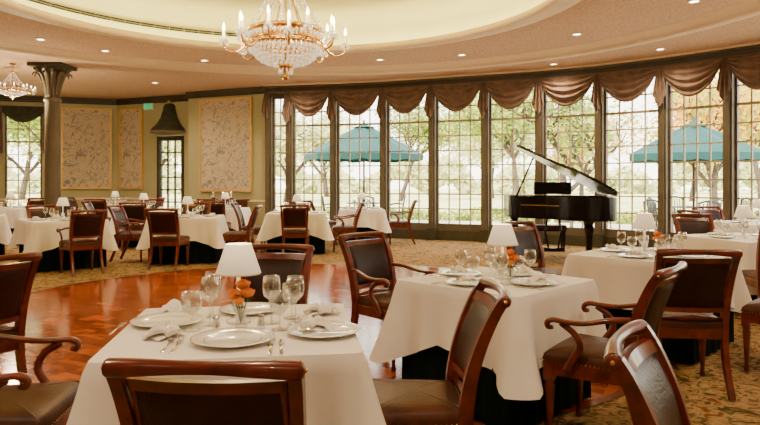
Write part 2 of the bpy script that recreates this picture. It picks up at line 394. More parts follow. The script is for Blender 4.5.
# linear air vent on cove
b=MB()
for i in range(20):
    a=math.radians(100+i*3.6); a2=math.radians(103.4+i*3.6)
    rr=R1+.43
    for rz_ in (.26,.30):
        P=[(c1[0]+rr*math.cos(t),c1[1]+rr*math.sin(t)) for t in (a,a2)]
        b.box(((P[0][0]+P[1][0])/2,(P[0][1]+P[1][1])/2,Z2+rz_),(math.dist(*P),.02,.02),'black',math.atan2(P[1][1]-P[0][1],P[1][0]-P[0][0]))
put('air_vent',b)
# downlights
def lamp(name,typ,loc,e,col=(1,.76,.47),r=.08,parent=None,**kw):
    l=bpy.data.lights.new(name,typ); l.energy=e; l.color=col
    if typ!='SUN': l.shadow_soft_size=r
    for k,v in kw.items(): setattr(l,k,v)
    o=bpy.data.objects.new(name,l); sc.collection.objects.link(o); o.location=loc
    if parent: o.parent=parent
    return o
dm=MB(); dm.lathe([(.095,0),(.095,-.015),(.065,-.012),(.06,.0)],'cream',seg=20); dm.lathe([(.06,-.003),(.001,-.003)],'lamp_em',seg=20); dmm=dm.mesh('downlight')
for (x,y) in [(-5.9,11.3),(-5.2,12.3),(-3.6,13.3),(0,13.2),(1.6,12.7),(3.3,10.9),(4.3,8.9),(4.7,6.2),(-7.2,8.0),(-6.6,5.0),(3.6,3.2),(1.8,1.9),(-.6,1.7),(-3.2,2.1),(-5.4,3.2)]:
    inn=(Vector((x,y))-Vector(c2)).length<R2-.2
    z=Z2 if inn else H
    o=put('downlight',dmm,(x,y,z-.002))
    lamp('bulb','SPOT',(0,0,-.05),185,r=.07,parent=o,spot_size=2.7,spot_blend=1)
for (x,y) in [(5.0,11.6),(3.5,13.1),(-2.2,15.0),(6.6,8.5),(7,4.5),(6.5,.5),(3,-1.5),(0,-1.8),(-3,-1.5),(-6.5,-.5),(-9.5,3),(-9.8,8),(-9.5,12),(-8,15.5),(-5.4,15.6)]:  # the ones behind the camera are unseen, added as camera-side fill light
    o=put('downlight',dmm,(x,y,H-.002))
    lamp('bulb','SPOT',(0,0,-.05),185 if y>9 else 170,r=.07,parent=o,spot_size=2.7,spot_blend=1)
# column
b=MB()
b.lathe([(.24,0),(.24,.12),(.20,.14),(.21,.2),(.16,.24),(.155,.3),(.14,2.95),(.17,2.97),(.17,3.02),(.14,3.04)],'post',seg=24)
b.lathe([(.13,3.04),(.14,3.2),(.17,3.38),(.22,3.5),(.30,3.58),(.33,3.6),(.33,3.64)],'trimdark',seg=48,mod=lambda a,i:1+.06*i/6*math.cos(a*12))
for i in range(12):
    a=2*pi*i/12
    b.tube(cr([(.13*math.cos(a),.13*math.sin(a),3.05),(.17*math.cos(a),.17*math.sin(a),3.3),(.25*math.cos(a),.25*math.sin(a),3.5),(.34*math.cos(a),.34*math.sin(a),3.54),(.36*math.cos(a),.36*math.sin(a),3.47)],3),[(.03,.01),(.05,.012),(.045,.012),(.01,.01)],'post',seg=6,up=(-math.sin(a),math.cos(a),0))
b.box((0,0,3.68),(.68,.68,.07),'trimdark')
put('column',b,(-6.65,13.2,0))
# ------------------------------------------------------------------ chandelier
def chandelier(scale,narm):
    b=MB()
    for z,r,t in ((0,.43,.022),(.17,.45,.028),(.05,.44,.012)):
        b.lathe([(r+t*math.cos(a*pi/4),z+t*1.3*math.sin(a*pi/4)) for a in range(9)],'brass',seg=40)
    b.lathe([(.44,.06),(.448,.11),(.45,.16)],'brass',seg=40)
    for i in range(44):
        a=2*pi*i/44
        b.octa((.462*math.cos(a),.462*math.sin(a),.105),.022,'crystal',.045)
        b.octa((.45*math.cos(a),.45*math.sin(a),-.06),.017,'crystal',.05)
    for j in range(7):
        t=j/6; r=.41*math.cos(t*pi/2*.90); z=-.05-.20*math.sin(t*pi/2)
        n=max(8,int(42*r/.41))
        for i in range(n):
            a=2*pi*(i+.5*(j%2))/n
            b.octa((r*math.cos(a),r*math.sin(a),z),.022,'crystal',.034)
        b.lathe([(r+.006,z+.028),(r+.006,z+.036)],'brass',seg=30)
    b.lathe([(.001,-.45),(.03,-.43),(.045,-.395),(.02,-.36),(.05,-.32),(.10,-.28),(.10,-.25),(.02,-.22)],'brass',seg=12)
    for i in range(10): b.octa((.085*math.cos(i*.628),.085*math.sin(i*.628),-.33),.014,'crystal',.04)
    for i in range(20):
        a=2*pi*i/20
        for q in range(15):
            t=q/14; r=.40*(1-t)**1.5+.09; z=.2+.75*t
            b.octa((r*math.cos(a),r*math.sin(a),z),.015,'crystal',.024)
    for i in range(6):
        a=2*pi*i/6
        b.tube(cr([(.44*math.cos(a),.44*math.sin(a),.17),(.30*math.cos(a),.30*math.sin(a),.4),(.14*math.cos(a),.14*math.sin(a),.65),(.10*math.cos(a),.10*math.sin(a),.95)],4),.009,'brass',seg=6)
    b.lathe([(.03,.9),(.13,.93),(.16,.98),(.14,1.0),(.10,1.02),(.02,1.06)],'brass',seg=24)
    b.tube([(0,0,-.3),(0,0,1.05)],.012,'brass',seg=8)
    for k in range(6):
        b.tube([(.016*math.cos(a*pi/4),0,1.07+.055*k+.03*math.sin(a*pi/4)) if k%2 else (0,.016*math.cos(a*pi/4),1.07+.055*k+.03*math.sin(a*pi/4)) for a in range(9)],.004,'brass',seg=5)
    b.lathe([(.02,1.35),(.09,1.38),(.1,1.43)],'brass',seg=20)
    for i in range(narm):
        a=2*pi*(i+.5)/narm; rr=.76 if i%2==0 else .60; zz=-.05 if i%2==0 else .05
        ca,sa=math.cos(a),math.sin(a)
        b.tube(cr([(.44*ca,.44*sa,.04),((.44+rr)/2*ca,(.44+rr)/2*sa,-.06+zz),(rr*.96*ca,rr*.96*sa,-.03+zz),(rr*ca,rr*sa,.07+zz)],5),.013,'brass',seg=6,up=(-sa,ca,0))
        x,y=rr*ca,rr*sa
        b.lathe([(.01,.05),(.05,.07),(.058,.085),(.03,.09),(.022,.12)],'crystal',c=(x,y,zz),seg=12)
        b.lathe([(.020,.09),(.020,.20),(.001,.20)],'candle',c=(x,y,zz),seg=10)
        b.lathe([(.008,.20),(.019,.225),(.015,.26),(.001,.305)],'flame',c=(x,y,zz),seg=8)
        for q in range(6): b.octa((x+.05*math.cos(q*1.047),y+.05*math.sin(q*1.047),.045+zz),.013,'crystal',.032)
    return b
ch=put('chandelier',chandelier(1,16),(-1.19,8.2,3.08))
for i in range(6):
    a=2*pi*(i+.5)/6
    lamp('candle_light','POINT',(.85*math.cos(a),.85*math.sin(a),.3),45,col=(1,.74,.44),r=.06,parent=ch)
ch2=put('chandelier',ch.data,(-7.35,13.0,3.16),scale=(.55,.55,.38))
lamp('candle_light','POINT',(0,0,-1.0),150,col=(1,.74,.44),r=.1,parent=ch2)
# ------------------------------------------------------------------ chair
def ysty(z):
    K=[(.0,-.30),(.2,-.245),(.42,-.20),(.6,-.215),(.75,-.255),(.88,-.31),(.96,-.355)]
    for (a,b_),(c,d) in zip(K,K[1:]):
        if z<=c: t=(z-a)/(c-a); return b_+(d-b_)*t
    return K[-1][1]
def chair(arms):
    b=MB()
    out=[(-.255,.235),(-.12,.25),(.12,.25),(.255,.235),(.215,-.215),(-.215,-.215)][::-1]
    b.prism(out,.365,.435,'wood')
    bnd=cr([(-.25,.20,0),(-.24,.235,0),(-.12,.25,0),(.12,.25,0),(.24,.235,0),(.25,.20,0),(.212,-.18,0),(.20,-.212,0),(-.20,-.212,0),(-.212,-.18,0)],4,closed=True)[::-1]
    nb=len(bnd)
    prof=[(1.0,.432),(1.01,.455),(.985,.478),(.90,.495),(.6,.508),(.3,.514),(.0,.516)]
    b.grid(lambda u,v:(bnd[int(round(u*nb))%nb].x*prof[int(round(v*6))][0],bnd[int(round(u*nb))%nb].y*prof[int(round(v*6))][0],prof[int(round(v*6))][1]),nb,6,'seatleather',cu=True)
    for p0,p1 in (((-.25,.24),(.25,.24)),((-.255,.235),(-.217,-.21)),((.255,.235),(.217,-.21))):
        n=20
        for i in range(n+1):
            t=i/n; x=p0[0]+(p1[0]-p0[0])*t; y=p0[1]+(p1[1]-p0[1])*t
            if abs(p0[1]-p1[1])<.01: y+=.016
            else: x+=.003*(1 if x>0 else -1)
            b.octa((x,y,.441),.005,'brass')
    for sx in (-1,1):
        x=sx*.225
        b.box((x,.215,.385),(.058,.055,.10),'wood')
        b.lathe([(.016,0),(.022,.01),(.018,.03),(.014,.05),(.017,.10),(.026,.27),(.029,.30),(.02,.31),(.031,.325),(.02,.34)],'wood',c=(x,.215,0),seg=12)
        pts=cr([(sx*.215,ysty(0)-.03,0),(sx*.21,ysty(.2),.2),(sx*.213,ysty(.42),.42),(sx*.22,ysty(.6),.6),(sx*.228,ysty(.75),.75),(sx*.235,ysty(.88),.88),(sx*.237,ysty(.95),.945)],4)
        b.tube(pts,[(.017,.020),(.018,.024),(.019,.030),(.019,.025),(.018,.022),(.018,.02)],'wood',rect=True)
    # crest roll
    def crest(u,v):
        x=(u-.5)*.50; a=v*2*pi; rr=.022+.004*math.cos(u*2*pi*1)
        bow=-.03*(1-(2*u-1)**2)
        return (x,ysty(.95)-.005+bow+rr*math.cos(a),.945+.012*(1-(2*u-1)**2)+rr*math.sin(a))
    b.grid(crest,16,12,'wood')
    for sx in (-1,1):
        b.ball((sx*.252,ysty(.95)-.005,.945),.024,'wood',seg=12,rings=6,sc=(.5,1,1)); b.ball((sx*.261,ysty(.95)-.005,.945),.008,'brass')
    def bow(x): return -.03*(1-(x/.21)**2)
    def rail(z0,z1,th,k='wood'):
        for sgn in (1,-1):
            b.grid(lambda u,v:((u-.5)*.42,ysty(z0+(z1-z0)*v)+bow((u-.5)*.42)+sgn*th,z0+(z1-z0)*v),12,2,k)
        for zz in (z0,z1): b.grid(lambda u,v:((u-.5)*.42,ysty(zz)+bow((u-.5)*.42)+(v-.5)*2*th,zz),12,1,k)
    rail(.878,.915,.014); rail(.545,.578,.016)
    for sgn,th in ((1,.030),(-1,.022)):
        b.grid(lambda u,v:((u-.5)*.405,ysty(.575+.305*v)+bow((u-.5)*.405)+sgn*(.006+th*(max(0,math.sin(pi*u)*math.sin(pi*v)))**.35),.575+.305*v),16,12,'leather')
    for sx in (-1,1):
        b.tube([(sx*.2,ysty(z)+bow(.2),z) for z in (.55,.65,.75,.85,.91)],.013,'wood',seg=6)
    # carved lower stretcher with central patera
    b.tube([(-.21,ysty(.5)-.0,.50),(-.1,ysty(.5)-.012,.505),(0,ysty(.5)-.018,.51),(.1,ysty(.5)-.012,.505),(.21,ysty(.5),.50)],[(.008,.008),(.013,.013),(.02,.02),(.013,.013),(.008,.008)],'wood',seg=8,up=(0,0,1))
    if arms:
        for sx in (-1,1):
            b.tube(cr([(sx*.225,-.235,.705),(sx*.255,-.13,.70),(sx*.285,.0,.672),(sx*.29,.10,.668),(sx*.285,.17,.672),(sx*.282,.205,.655),(sx*.28,.20,.628),(sx*.28,.175,.632)],4),[(.015,.017),(.019,.014),(.023,.014),(.024,.015),(.02,.014),(.013,.012)],'wood',seg=8)
            b.tube(cr([(sx*.282,.13,.66),(sx*.285,.055,.61),(sx*.275,.03,.545),(sx*.262,.075,.47),(sx*.255,.11,.40)],4),[(.014,.018),(.015,.018),(.015,.02),(.017,.024)],'wood',seg=8)
    return b.mesh('dining_chair')
CH=[chair(False),chair(True)]
def pc(x,y,dx,dy,arms=0,s=.975):
    put('dining_armchair' if arms else 'dining_chair',CH[arms],(x,y,.007 if (x-cx)**2+(y-cy)**2<r*r*1.1 else 0),math.atan2(dy,dx)-pi/2,s)
# ------------------------------------------------------------------ table
def perim(h,rc,ns,nc):
    out=[]; s=0
    for k in range(4):
        a=k*pi/2; ca,sa=math.cos(a),math.sin(a)
        for i in range(ns+1):
            t=-h+rc+(2*h-2*rc)*i/ns
            out.append((h*ca-t*sa,h*sa+t*ca,ca,sa,h-abs(t)))
        for i in range(1,nc):
            b_=a+pi/2*i/nc
            ccx=(h-rc)*(ca-sa); ccy=(h-rc)*(sa+ca)
            out.append((ccx+rc*math.cos(b_),ccy+rc*math.sin(b_),math.cos(b_),math.sin(b_),0))
    return out
def table_mesh(h,L0,Lc,seed):
    b=MB(); T=.75; rr=random.Random(seed); ph=[rr.uniform(0,6.28) for _ in range(4)]
    P=perim(h,.03,30,6); n=len(P)
    NV=14
    def cloth(u,v):
        i=int(round(u*n))%n; x,y,nx,ny,cd=P[i]; s=u*8*h
        if v==0: return (x,y,T)
        t=v; L=L0+(Lc-L0)*max(0,1-cd/.36)
        w=t**1.2
        fl=.012+w*(.028+.022*math.sin(s*11/h*.5+ph[0])+.016*math.sin(s*21/h*.5+ph[1]))+.11*w*max(0,1-cd/.12)-.042*w*math.exp(-((cd-.16)/.045)**2)+.02*w*math.exp(-((cd-.25)/.04)**2)
        return (x+nx*fl,y+ny*fl,T-.004-L*t)
    b.grid(cloth,n,NV,'linen',cu=True)
    b.add([(p[0],p[1],T) for p in P],[tuple(range(n))],'linen')
    hs=h-.02
    Q=perim(hs,.03,60,8); m=len(Q)
    def skirt(u,v):
        i=int(round(u*m))%m; x,y,nx,ny,cd=Q[i]; fl=-.012+v*.012+ (.006+.006*v)*math.sin(i*.62)
        return (x+nx*fl,y+ny*fl,.74-.728*v)
    b.grid(skirt,m,6,'skirt',cu=True)
    b.lathe([(.28,.012),(.28,.04),(.07,.08),(.05,.2),(.05,.68),(.12,.70)],'wood',seg=16)
    b.box((0,0,.72),(2*h-.1,2*h-.1,.03),'wood')
    return b.mesh('dining_table')
# tableware meshes
b=MB(); b.lathe([(.001,.004),(.09,.004),(.10,.001),(.105,.006),(.155,.016),(.16,.019),(.155,.021),(.11,.012),(.10,.008),(.001,.008)],'china',seg=40)
b.lathe([(.1575,.0205),(.161,.0205),(.161,.018)],'silver',seg=40); b.lathe([(.108,.0125),(.112,.0135)],'silver',seg=40); PL=b.mesh('dinner_plate')
b=MB(); b.lathe([(.001,.0),(.034,.0),(.035,.003),(.012,.006),(.0045,.012),(.004,.085),(.010,.093),(.030,.110),(.037,.135),(.036,.160),(.031,.188),(.0298,.188),(.0345,.160),(.0355,.135),(.0285,.1115),(.004,.097),(.001,.096)],'glass',seg=24); WG=b.mesh('wine_glass')
b=MB(); b.lathe([(.001,.0),(.034,.0),(.035,.003),(.012,.006),(.0045,.012),(.004,.05),(.012,.058),(.036,.085),(.041,.11),(.037,.145),(.0355,.145),(.0395,.11),(.0345,.0865),(.004,.062),(.001,.061)],'glass',seg=24); GB=b.mesh('water_goblet')
b=MB()
def napf(u,v):
    a=(u-.5)*2.4; rr_=.02+.125*v
    return (rr_*math.sin(a)*.75,rr_*math.cos(a)*.9-.06,.012+.045*math.sin(pi*min(1,v*1.0+.12))*(.65+.35*math.cos(a*9))+.012*v*math.sin(a*9))
b.grid(napf,36,10,'linen')
b.tube([(-.03,-.06,.02),(-.01,-.065,.035),(.015,-.062,.035),(.03,-.055,.018)],[(.012,.012),(.02,.02),(.02,.02),(.012,.012)],'linen',seg=8,up=(0,0,1))
b.grid(lambda u,v:((u-.5)*.15*(1-.3*v),-.07+v*.13,.006+.012*math.sin(pi*u)),10,6,'linen')
NP=b.mesh('folded_napkin')
b=MB()
b.tube([(0,-.10,.004),(0,-.02,.006),(0,.03,.008)],[(.007,.002),(.004,.002),(.003,.002)],'silver',seg=6); 
b.tube([(0,.03,.008),(0,.05,.006),(0,.065,.007)],[(.004,.002),(.011,.002),(.012,.002)],'silver',seg=6)
for q in range(4): b.tube([(-.009+.006*q,.063,.007),(-.009+.006*q,.105,.010)],.0013,'silver',seg=5)
FK=b.mesh('fork')
b=MB(); b.tube([(0,-.11,.004),(0,-.01,.006),(0,.0,.006)],[(.006,.003),(.007,.003),(.005,.002)],'silver',seg=8); b.tube([(0,0,.005),(.002,.06,.004),(-.003,.115,.003)],[(.009,.001),(.010,.001),(.002,.001)],'silver',seg=6); KN=b.mesh('table_knife')
b=MB()
b.lathe([(.001,.0),(.052,.0),(.055,.008),(.04,.016),(.015,.022),(.011,.04),(.024,.06),(.028,.085),(.016,.105),(.009,.115),(.009,.20),(.001,.20)],'china',seg=24)
b.lathe([(.0095,.2),(.018,.215),(.018,.245),(.001,.26)],'candle',seg=12)
b.lathe([(.096,.215),(.098,.215),(.055,.345),(.053,.345),(.094,.218)],'shade',seg=48,mod=lambda a,i:1+.012*math.cos(a*24))
b.lathe([(.097,.213),(.0995,.217),(.097,.221)],'cream',seg=48)
for q in range(3): b.tube([(0,0,.335),(.054*math.cos(q*2.09),.054*math.sin(q*2.09),.34)],.0015,'brass',seg=5)
LP=b.mesh('table_lamp')
def rose(b,c,r,rng):
    for k in range(4):
        f=.35+.22*k
        b.lathe([(r*.15,-r*.7),(r*f*.8,-r*.3),(r*f,r*.2),(r*f*.92,r*(.75-.1*k))],'rose',c=c,seg=12,mod=lambda a,i,k=k:1+.10*math.sin(a*3+k*2)*i/3)
b=MB()
b.lathe([(.001,0),(.024,0),(.026,.01),(.016,.03),(.022,.055),(.030,.075),(.026,.075),(.018,.055),(.001,.02)],'glass',seg=16)
rg=random.Random(3)
for q,(x,y,z,s) in enumerate([(-.018,-.012,.125,.027),(.028,-.004,.13,.026),(.004,.024,.155,.028),(.0,-.03,.105,.02)]):
    rose(b,(x,y,z),s,rg); b.tube([(0,0,.02),(x*.5,y*.5,.07),(x,y,z-.015)],.002,'leafg',seg=5)
for q in range(16):
    a=q*2.4; rr_=.03+.02*rg.random(); z=.085+.05*rg.random()
    x,y=rr_*math.cos(a),rr_*math.sin(a); d=Vector((math.cos(a),math.sin(a),.4))*.032; p=Vector((-math.sin(a),math.cos(a),0))*.011
    o_=Vector((x*.5,y*.5,z-.01)); b.add([o_,o_+d*.5+p,o_+d,o_+d*.5-p],[(0,1,2,3)],'leafg')
VS=b.mesh('rose_bud_vase')
b=MB(); b.lathe([(.001,0),(.016,0),(.018,.02),(.012,.045),(.014,.05),(.010,.062),(.001,.066)],'silver',seg=14); SP=b.mesh('salt_shaker')
TZ=.753
def at(x,y,z=TZ): return (x,y,z)
def setting(tx,ty,rot,dirs,d=.30,sc_=1.0):
    for k in dirs:
        a=rot+k*pi/2
        f=Vector((math.cos(a),math.sin(a))); l=Vector((-f.y,f.x))   # f outward to diner
        def w(u,v): return (tx+f.x*u+l.x*v,ty+f.y*u+l.y*v,TZ)
        rz=math.atan2(-f.y,-f.x)-pi/2
        put('dinner_plate',PL,w(d,0),rz,sc_*.90)
        q=d*.57; g=d*.37
        put('wine_glass',WG,w(q,-q),rz); put('water_goblet',GB,w(g,-g),rz)
        put('fork',FK,w(d+.03,.165),rz); put('table_knife',KN,w(d+.05,-.165),rz)
        put('folded_napkin',NP,w(d+.02,.0)[:2]+(TZ+.019,),rz+.5,.75)
def lamp_on(x,y,s=1,light=True):
    o=put('table_lamp',LP,(x,y,TZ),0,s)
    if light: lamp('lamp_bulb','POINT',(0,0,.40),2,col=(1,.8,.5),r=.03,parent=o)
# tables
def T(x,y,h,rotd,L0=.40,Lc=.50,seed=1):
    return put('dining_table',table_mesh(h,L0,Lc,seed),(x,y,.002),math.radians(rotd))
T(-.60,2.77,.48,8,.42,.50,1)
T(.73,4.1,.445,45,.34,.50,2)
T(1.72,1.28,.48,-33,.4,.5,3)
T(2.3,5.5,.51,45,.38,.5,4)
T(4.0,7.15,.5,20,.38,.5,5)
# T1 tableware
for (x,y,s) in [(-.57,2.52,1.0),(-.93,2.84,.95),(-.23,2.66,.95),(-.62,3.10,.9)]: put('dinner_plate',PL,at(x,y),0,s)
for (x,y,rz) in [(-.87,2.60,1.0),(-.98,3.09,2.2),(-.26,2.66,-.6),(-.27,3.05,.3)]: 
    put('folded_napkin',NP,at(x,y,TZ+(.019 if (x,y)==(-.26,2.66) else .001)),rz,.95)
for (x,y) in [(-.785,2.71),(-.42,2.72),(-.40,2.945)]: put('water_goblet',GB,at(x,y),0,1.1)
for (x,y) in [(-.735,2.81),(-.765,2.98),(-.475,2.845),(-.37,2.84)]: put('wine_glass',WG,at(x,y),0,1.1)
lamp_on(-.625,2.87,1.0); put('rose_bud_vase',VS,at(-.59,2.75),0,1.15)
put('salt_shaker',SP,at(-.68,2.70)); put('salt_shaker',SP,at(-.50,2.735))
for (x,y,rz,me,n_) in [(-.37,2.44,.15,KN,'table_knife'),(-.41,2.435,.15,KN,'table_knife'),(-.765,2.44,.1,FK,'fork'),(-.80,2.45,.1,FK,'fork'),(-1.10,2.72,.1,FK,'fork')]: put(n_,me,at(x,y),rz)
setting(.73,4.1,math.radians(45),(0,1,2,3),.27)
lamp_on(.78,4.14); put('rose_bud_vase',VS,at(.81,4.043),0,1.1)
setting(2.3,5.5,math.radians(45),(0,1,2,3),.32)
lamp_on(2.25,5.53); put('rose_bud_vase',VS,at(2.335,5.455),0,1.1)
setting(4.0,7.15,math.radians(20),(0,1,2,3),.3); lamp_on(4.0,7.15)
setting(1.72,1.28,math.radians(-33),(0,1,3),.3)
# T1 chairs
pc(-.42,1.95,.05,1,0,.965); pc(-1.54,2.66,1,.12,1); pc(.14,2.75,-1,-.02,0,.96); pc(-.72,3.93,-.1,-1)
pc(-2.45,3.85,-.85,.55,0)
# T2 chairs
pc(.10,4.97,.72,-.70,1); pc(1.20,3.50,-.80,.60,1)
pc(1.03,1.76,.86,-.50,0,.95)
# T4
pc(2.03,4.40,.12,1); pc(2.95,4.70,-.7,.7,0); pc(1.60,6.35,.6,-.8)
pc(4.0,8.0,.0,-1); pc(4.8,6.9,-1,.3); pc(3.8,6.25,.2,1)
# far tables: generic
def far(x,y,h,rot,seed,chairs,lampp=True,sett=True):
    T(x,y,h,rot,.36,.48,seed)
    for (a,ar) in chairs:
        t=math.radians(a); dd=h+.31+(.06 if ar else 0)
        pc(x+dd*math.cos(t),y+dd*math.sin(t),-math.cos(t),-math.sin(t),ar)
    if sett: setting(x,y,math.radians(rot),(0,1,2,3),h-.18)
    if lampp: lamp_on(x,y,1,False)
far(-3.3,11.15,.56,8,11,[(-92,0),(2,0),(98,0),(178,1)])
far(-5.05,10.35,.54,40,12,[(-48,1),(132,0)])
far(-1.6,12.55,.55,5,13,[(-85,0),(183,0),(5,1),(95,0)])
far(-.40,14.15,.46,5,14,[(0,1),(185,0)])
far(-5.0,13.75,.5,10,15,[(-80,0),(10,0),(190,0),(100,0)])
far(-8.3,14.6,.55,0,16,[(-90,0),(0,1),(180,0),(90,0)])
far(-7.2,11.5,.5,30,17,[(-60,0),(120,0),(210,0)])
far(-6.6,16.2,.5,0,18,[(-90,0),(0,0),(180,0)])
far(-3.45,14.5,.45,0,19,[(-90,0)])
far(5.6,9.6,.5,10,20,[(-80,0),(10,0),(190,0),(100,0)])
# sideboard beneath the third tapestry
b=MB()
b.box((0,0,.5),(1.2,.42,.72),'wood'); b.box((0,0,.88),(1.28,.48,.04),'wood')
for sx in (-.3,.3): b.box((sx,-.215,.5),(.5,.02,.6),'leather'); b.ball((sx+.16*(-1 if sx>0 else 1),-.24,.55),.018,'brass')
for sx in (-.55,.55):
    for sy in (-.17,.17): b.lathe([(.02,0),(.03,.05),(.025,.14)],'wood',c=(sx,sy,0),seg=10)
for x in (-.3,.0,.25): b.lathe([(.001,0),(.05,0),(.06,.05),(.03,.1),(.035,.16),(.0,.2)],'silver',c=(x,0,.9),seg=14)
put('sideboard',b,(-3.95,16.35,0),math.radians(-25))
# ------------------------------------------------------------------ piano
b=MB()
ol=cr([(.75,.85,0),(.75,.0,0),(.75,-.6,0),(.62,-.84,0),(.35,-.88,0),(.10,-.76,0),(-.06,-.52,0),(-.25,-.30,0),(-.52,-.14,0),(-.70,.05,0),(-.75,.30,0),(-.75,.85,0)],5)
full=[(p.x,p.y) for p in ol]
fr=full[::-1]
n=len(full)
b.add([(x,y,.68) for x,y in full]+[(x,y,1.0) for x,y in full],[(i,i+1,n+i+1,n+i) for i in range(n-1)],'ebony',True)
inn=[(x*.955,y*.955) for x,y in full]
b.add([(x,y,1.0) for x,y in full]+[(x,y,1.0) for x,y in inn]+[(x,y,.86) for x,y in inn],[(i,i+1,n+i+1,n+i) for i in range(n-1)]+[(n+i,n+i+1,2*n+i+1,2*n+i) for i in range(n-1)],'ebony')
b.prism(fr,.66,.69,'ebony'); b.prism([(x*.95,y*.95-.03) for x,y in fr],.86,.875,'ironplate')
b.box((0,.52,.90),(1.46,.04,.2),'ebony')
for sx in (-.72,.72): b.box((sx,.70,.86),(.07,.34,.26),'ebony')
b.box((0,.74,.74),(1.4,.26,.05),'ebony'); b.box((0,.74,.78),(1.24,.15,.03),'ivory')
for i in range(36):
    if i%7 not in (2,6): b.box((-.6+i*.0345,.70,.80),(.012,.09,.015),'ebony')
b.box((0,.62,.97),(1.42,.16,.03),'ebony')
b.box((0,.50,1.12),(.6,.025,.20),'ebony')
ang=math.radians(29)
keep=b.X
b.X=Matrix.Translation((.76,0,1.02))@Matrix.Rotation(ang,4,'Y')@Matrix.Translation((-.76,0,0))
lid=[(.75+(x-.75)*1.06,min(y,.50)*1.02) for x,y in fr]
ll=[]
for p in lid:
    if not ll or (abs(p[0]-ll[-1][0])+abs(p[1]-ll[-1][1]))>1e-4: ll.append(p)
b.prism(ll,0,.04,'ebony')
b.box((0.0,.40,.055),(1.5,.26,.03),'ebony'); b.X=keep
b.tube([(-.62,.12,1.0),(-.36,.10,1.02+1.12*math.tan(ang)-.03)],.014,'ebony',seg=8)
for (x,y) in ((-.6,.62),(.6,.62),(.35,-.62)):
    b.lathe([(.03,.0),(.035,.03),(.02,.06),(.03,.08),(.045,.12),(.055,.45),(.075,.56),(.06,.60),(.085,.66)],'ebony',c=(x,y,.0),seg=8,smooth=False)
    b.ball((x,y,.03),.03,'brass')
for sx in (-.09,.09): b.tube([(sx*.8,.42,.12),(sx*1.4,.42,.4),(sx,.42,.66)],.015,'ebony',seg=8)
b.box((0,.42,.12),(.3,.1,.06),'ebony')
for sx in (-.07,0,.07): b.tube([(sx,.45,.11),(sx,.56,.09)],.012,'brass',seg=6)
put('grand_piano',b,(3.06,11.2,0),math.radians(-6),1.1)
b=MB(); b.box((0,0,.47),(.75,.35,.08),'leather'); b.box((0,0,.42),(.74,.34,.05),'ebony')
for sx in (-.33,.33):
    for sy in (-.13,.13): b.lathe([(.018,0),(.03,.3),(.03,.42)],'ebony',c=(sx,sy,0),seg=10)
put('piano_bench',b,(3.22,12.65,0),math.radians(-6))
# ------------------------------------------------------------------ outside
b=MB(); b.add([(-90,10,-.25),(90,10,-.25),(90,120,-.25),(-90,120,-.25)],[(0,1,2,3)],'lawn'); put('lawn_ground',b)
b=MB()
tp=[(-2.5,16.35),(.2,15.75),(2.5,14.75),(4.7,13.6),(6.5,11.8),(8.3,8.5),(8.5,3),(16,3),(15,14),(9,20.5),(0,23.5),(-9,24),(-9,19.2)]
b.prism(tp,-.24,-.04,'stone'); put('terrace_ground',b)
def umbrella(x,y,rr,zr,za):
    b=MB()
    def can(u,v):
        a=u*2*pi; k=math.cos(pi/8)/math.cos((a%(pi/4))-pi/8)
        rad=rr*v*k
        sag=.06*math.sin(pi*v)*(1-abs(math.cos(a*4)))
        return (rad*math.cos(a),rad*math.sin(a),za-(za-zr)*v**1.12-sag)
    b.grid(can,64,10,'umb',cu=True)
    b.grid(lambda u,v:(can(u,1)[0],can(u,1)[1],zr-.2*v*(.8+.2*abs(math.sin(u*pi*16)))),64,1,'umb',cu=True)
    b.lathe([(.001,za+.15),(.04,za+.1),(.03,za),(.35,za-.1)],'umb',seg=16)
    b.tube([(0,0,0),(0,0,za+.02)],.03,'trunk',seg=10)
    for i in range(8):
        a=i*pi/4; b.tube([(0,0,za-.02),(rr*math.cos(a),rr*math.sin(a),zr-.02)],.012,'trunk',seg=5); b.tube([(0,0,zr-.15),(rr*.5*math.cos(a),rr*.5*math.sin(a),(za+zr)/2-.06)],.01,'trunk',seg=5)
    b.lathe([(.001,.09),(.27,.07),(.28,.0)],'ironw',seg=20)
    b.lathe([(.001,.72),(.55,.72),(.56,.70),(.55,.69),(.001,.69)],'ironw',seg=28)
    for i in range(4): a=i*pi/2+.4; b.tube([(.45*math.cos(a),.45*math.sin(a),.0),(.3*math.cos(a),.3*math.sin(a),.7)],.018,'ironw',seg=6)
    put('patio_umbrella',b,(x,y,-.04))
umbrella(-.50,20.2,1.85,2.2,3.15); umbrella(8.3,17.2,1.7,2.1,2.95)
b=MB()
for sx in (-.22,.22):
    b.tube([(sx,.22,0),(sx,.2,.43),(sx,-.2,.43),(sx*1.0,-.28,.9)],.020,'ironw',seg=6); b.tube([(sx,-.25,0),(sx,-.2,.43)],.020,'ironw',seg=6)
    b.tube(cr([(sx,-.24,.66),(sx*1.15,0,.68),(sx*1.15,.2,.62),(sx,.2,.43)],3),.018,'ironw',seg=6)
for q in range(7): b.box((0,-.18+q*.063,.435),(.44,.045,.014),'ironw')
for q in range(6): b.tube([(-.18+q*.072,-.2,.45),(-.18+q*.072,-.28,.89)],.014,'ironw',seg=5)
b.tube(cr([(-.22,-.28,.89),(0,-.29,.95),(.22,-.28,.89)],4),.022,'ironw',seg=6,up=(0,0,1))
PCm=b.mesh('patio_chair')
for (x,y,a) in [(7.3,16.9,-90),(8.2,16.1,0),(9.3,17.0,90),(8.4,18.2,180),(-1.5,20.0,-90),(.5,20.4,90),(-.4,19.2,0),(5.2,17.6,30),(6.2,18.4,100),(6.7,15.6,-60),(7.4,14.7,-20)]:
    put('patio_chair',PCm,(x,y,-.04),math.radians(a))
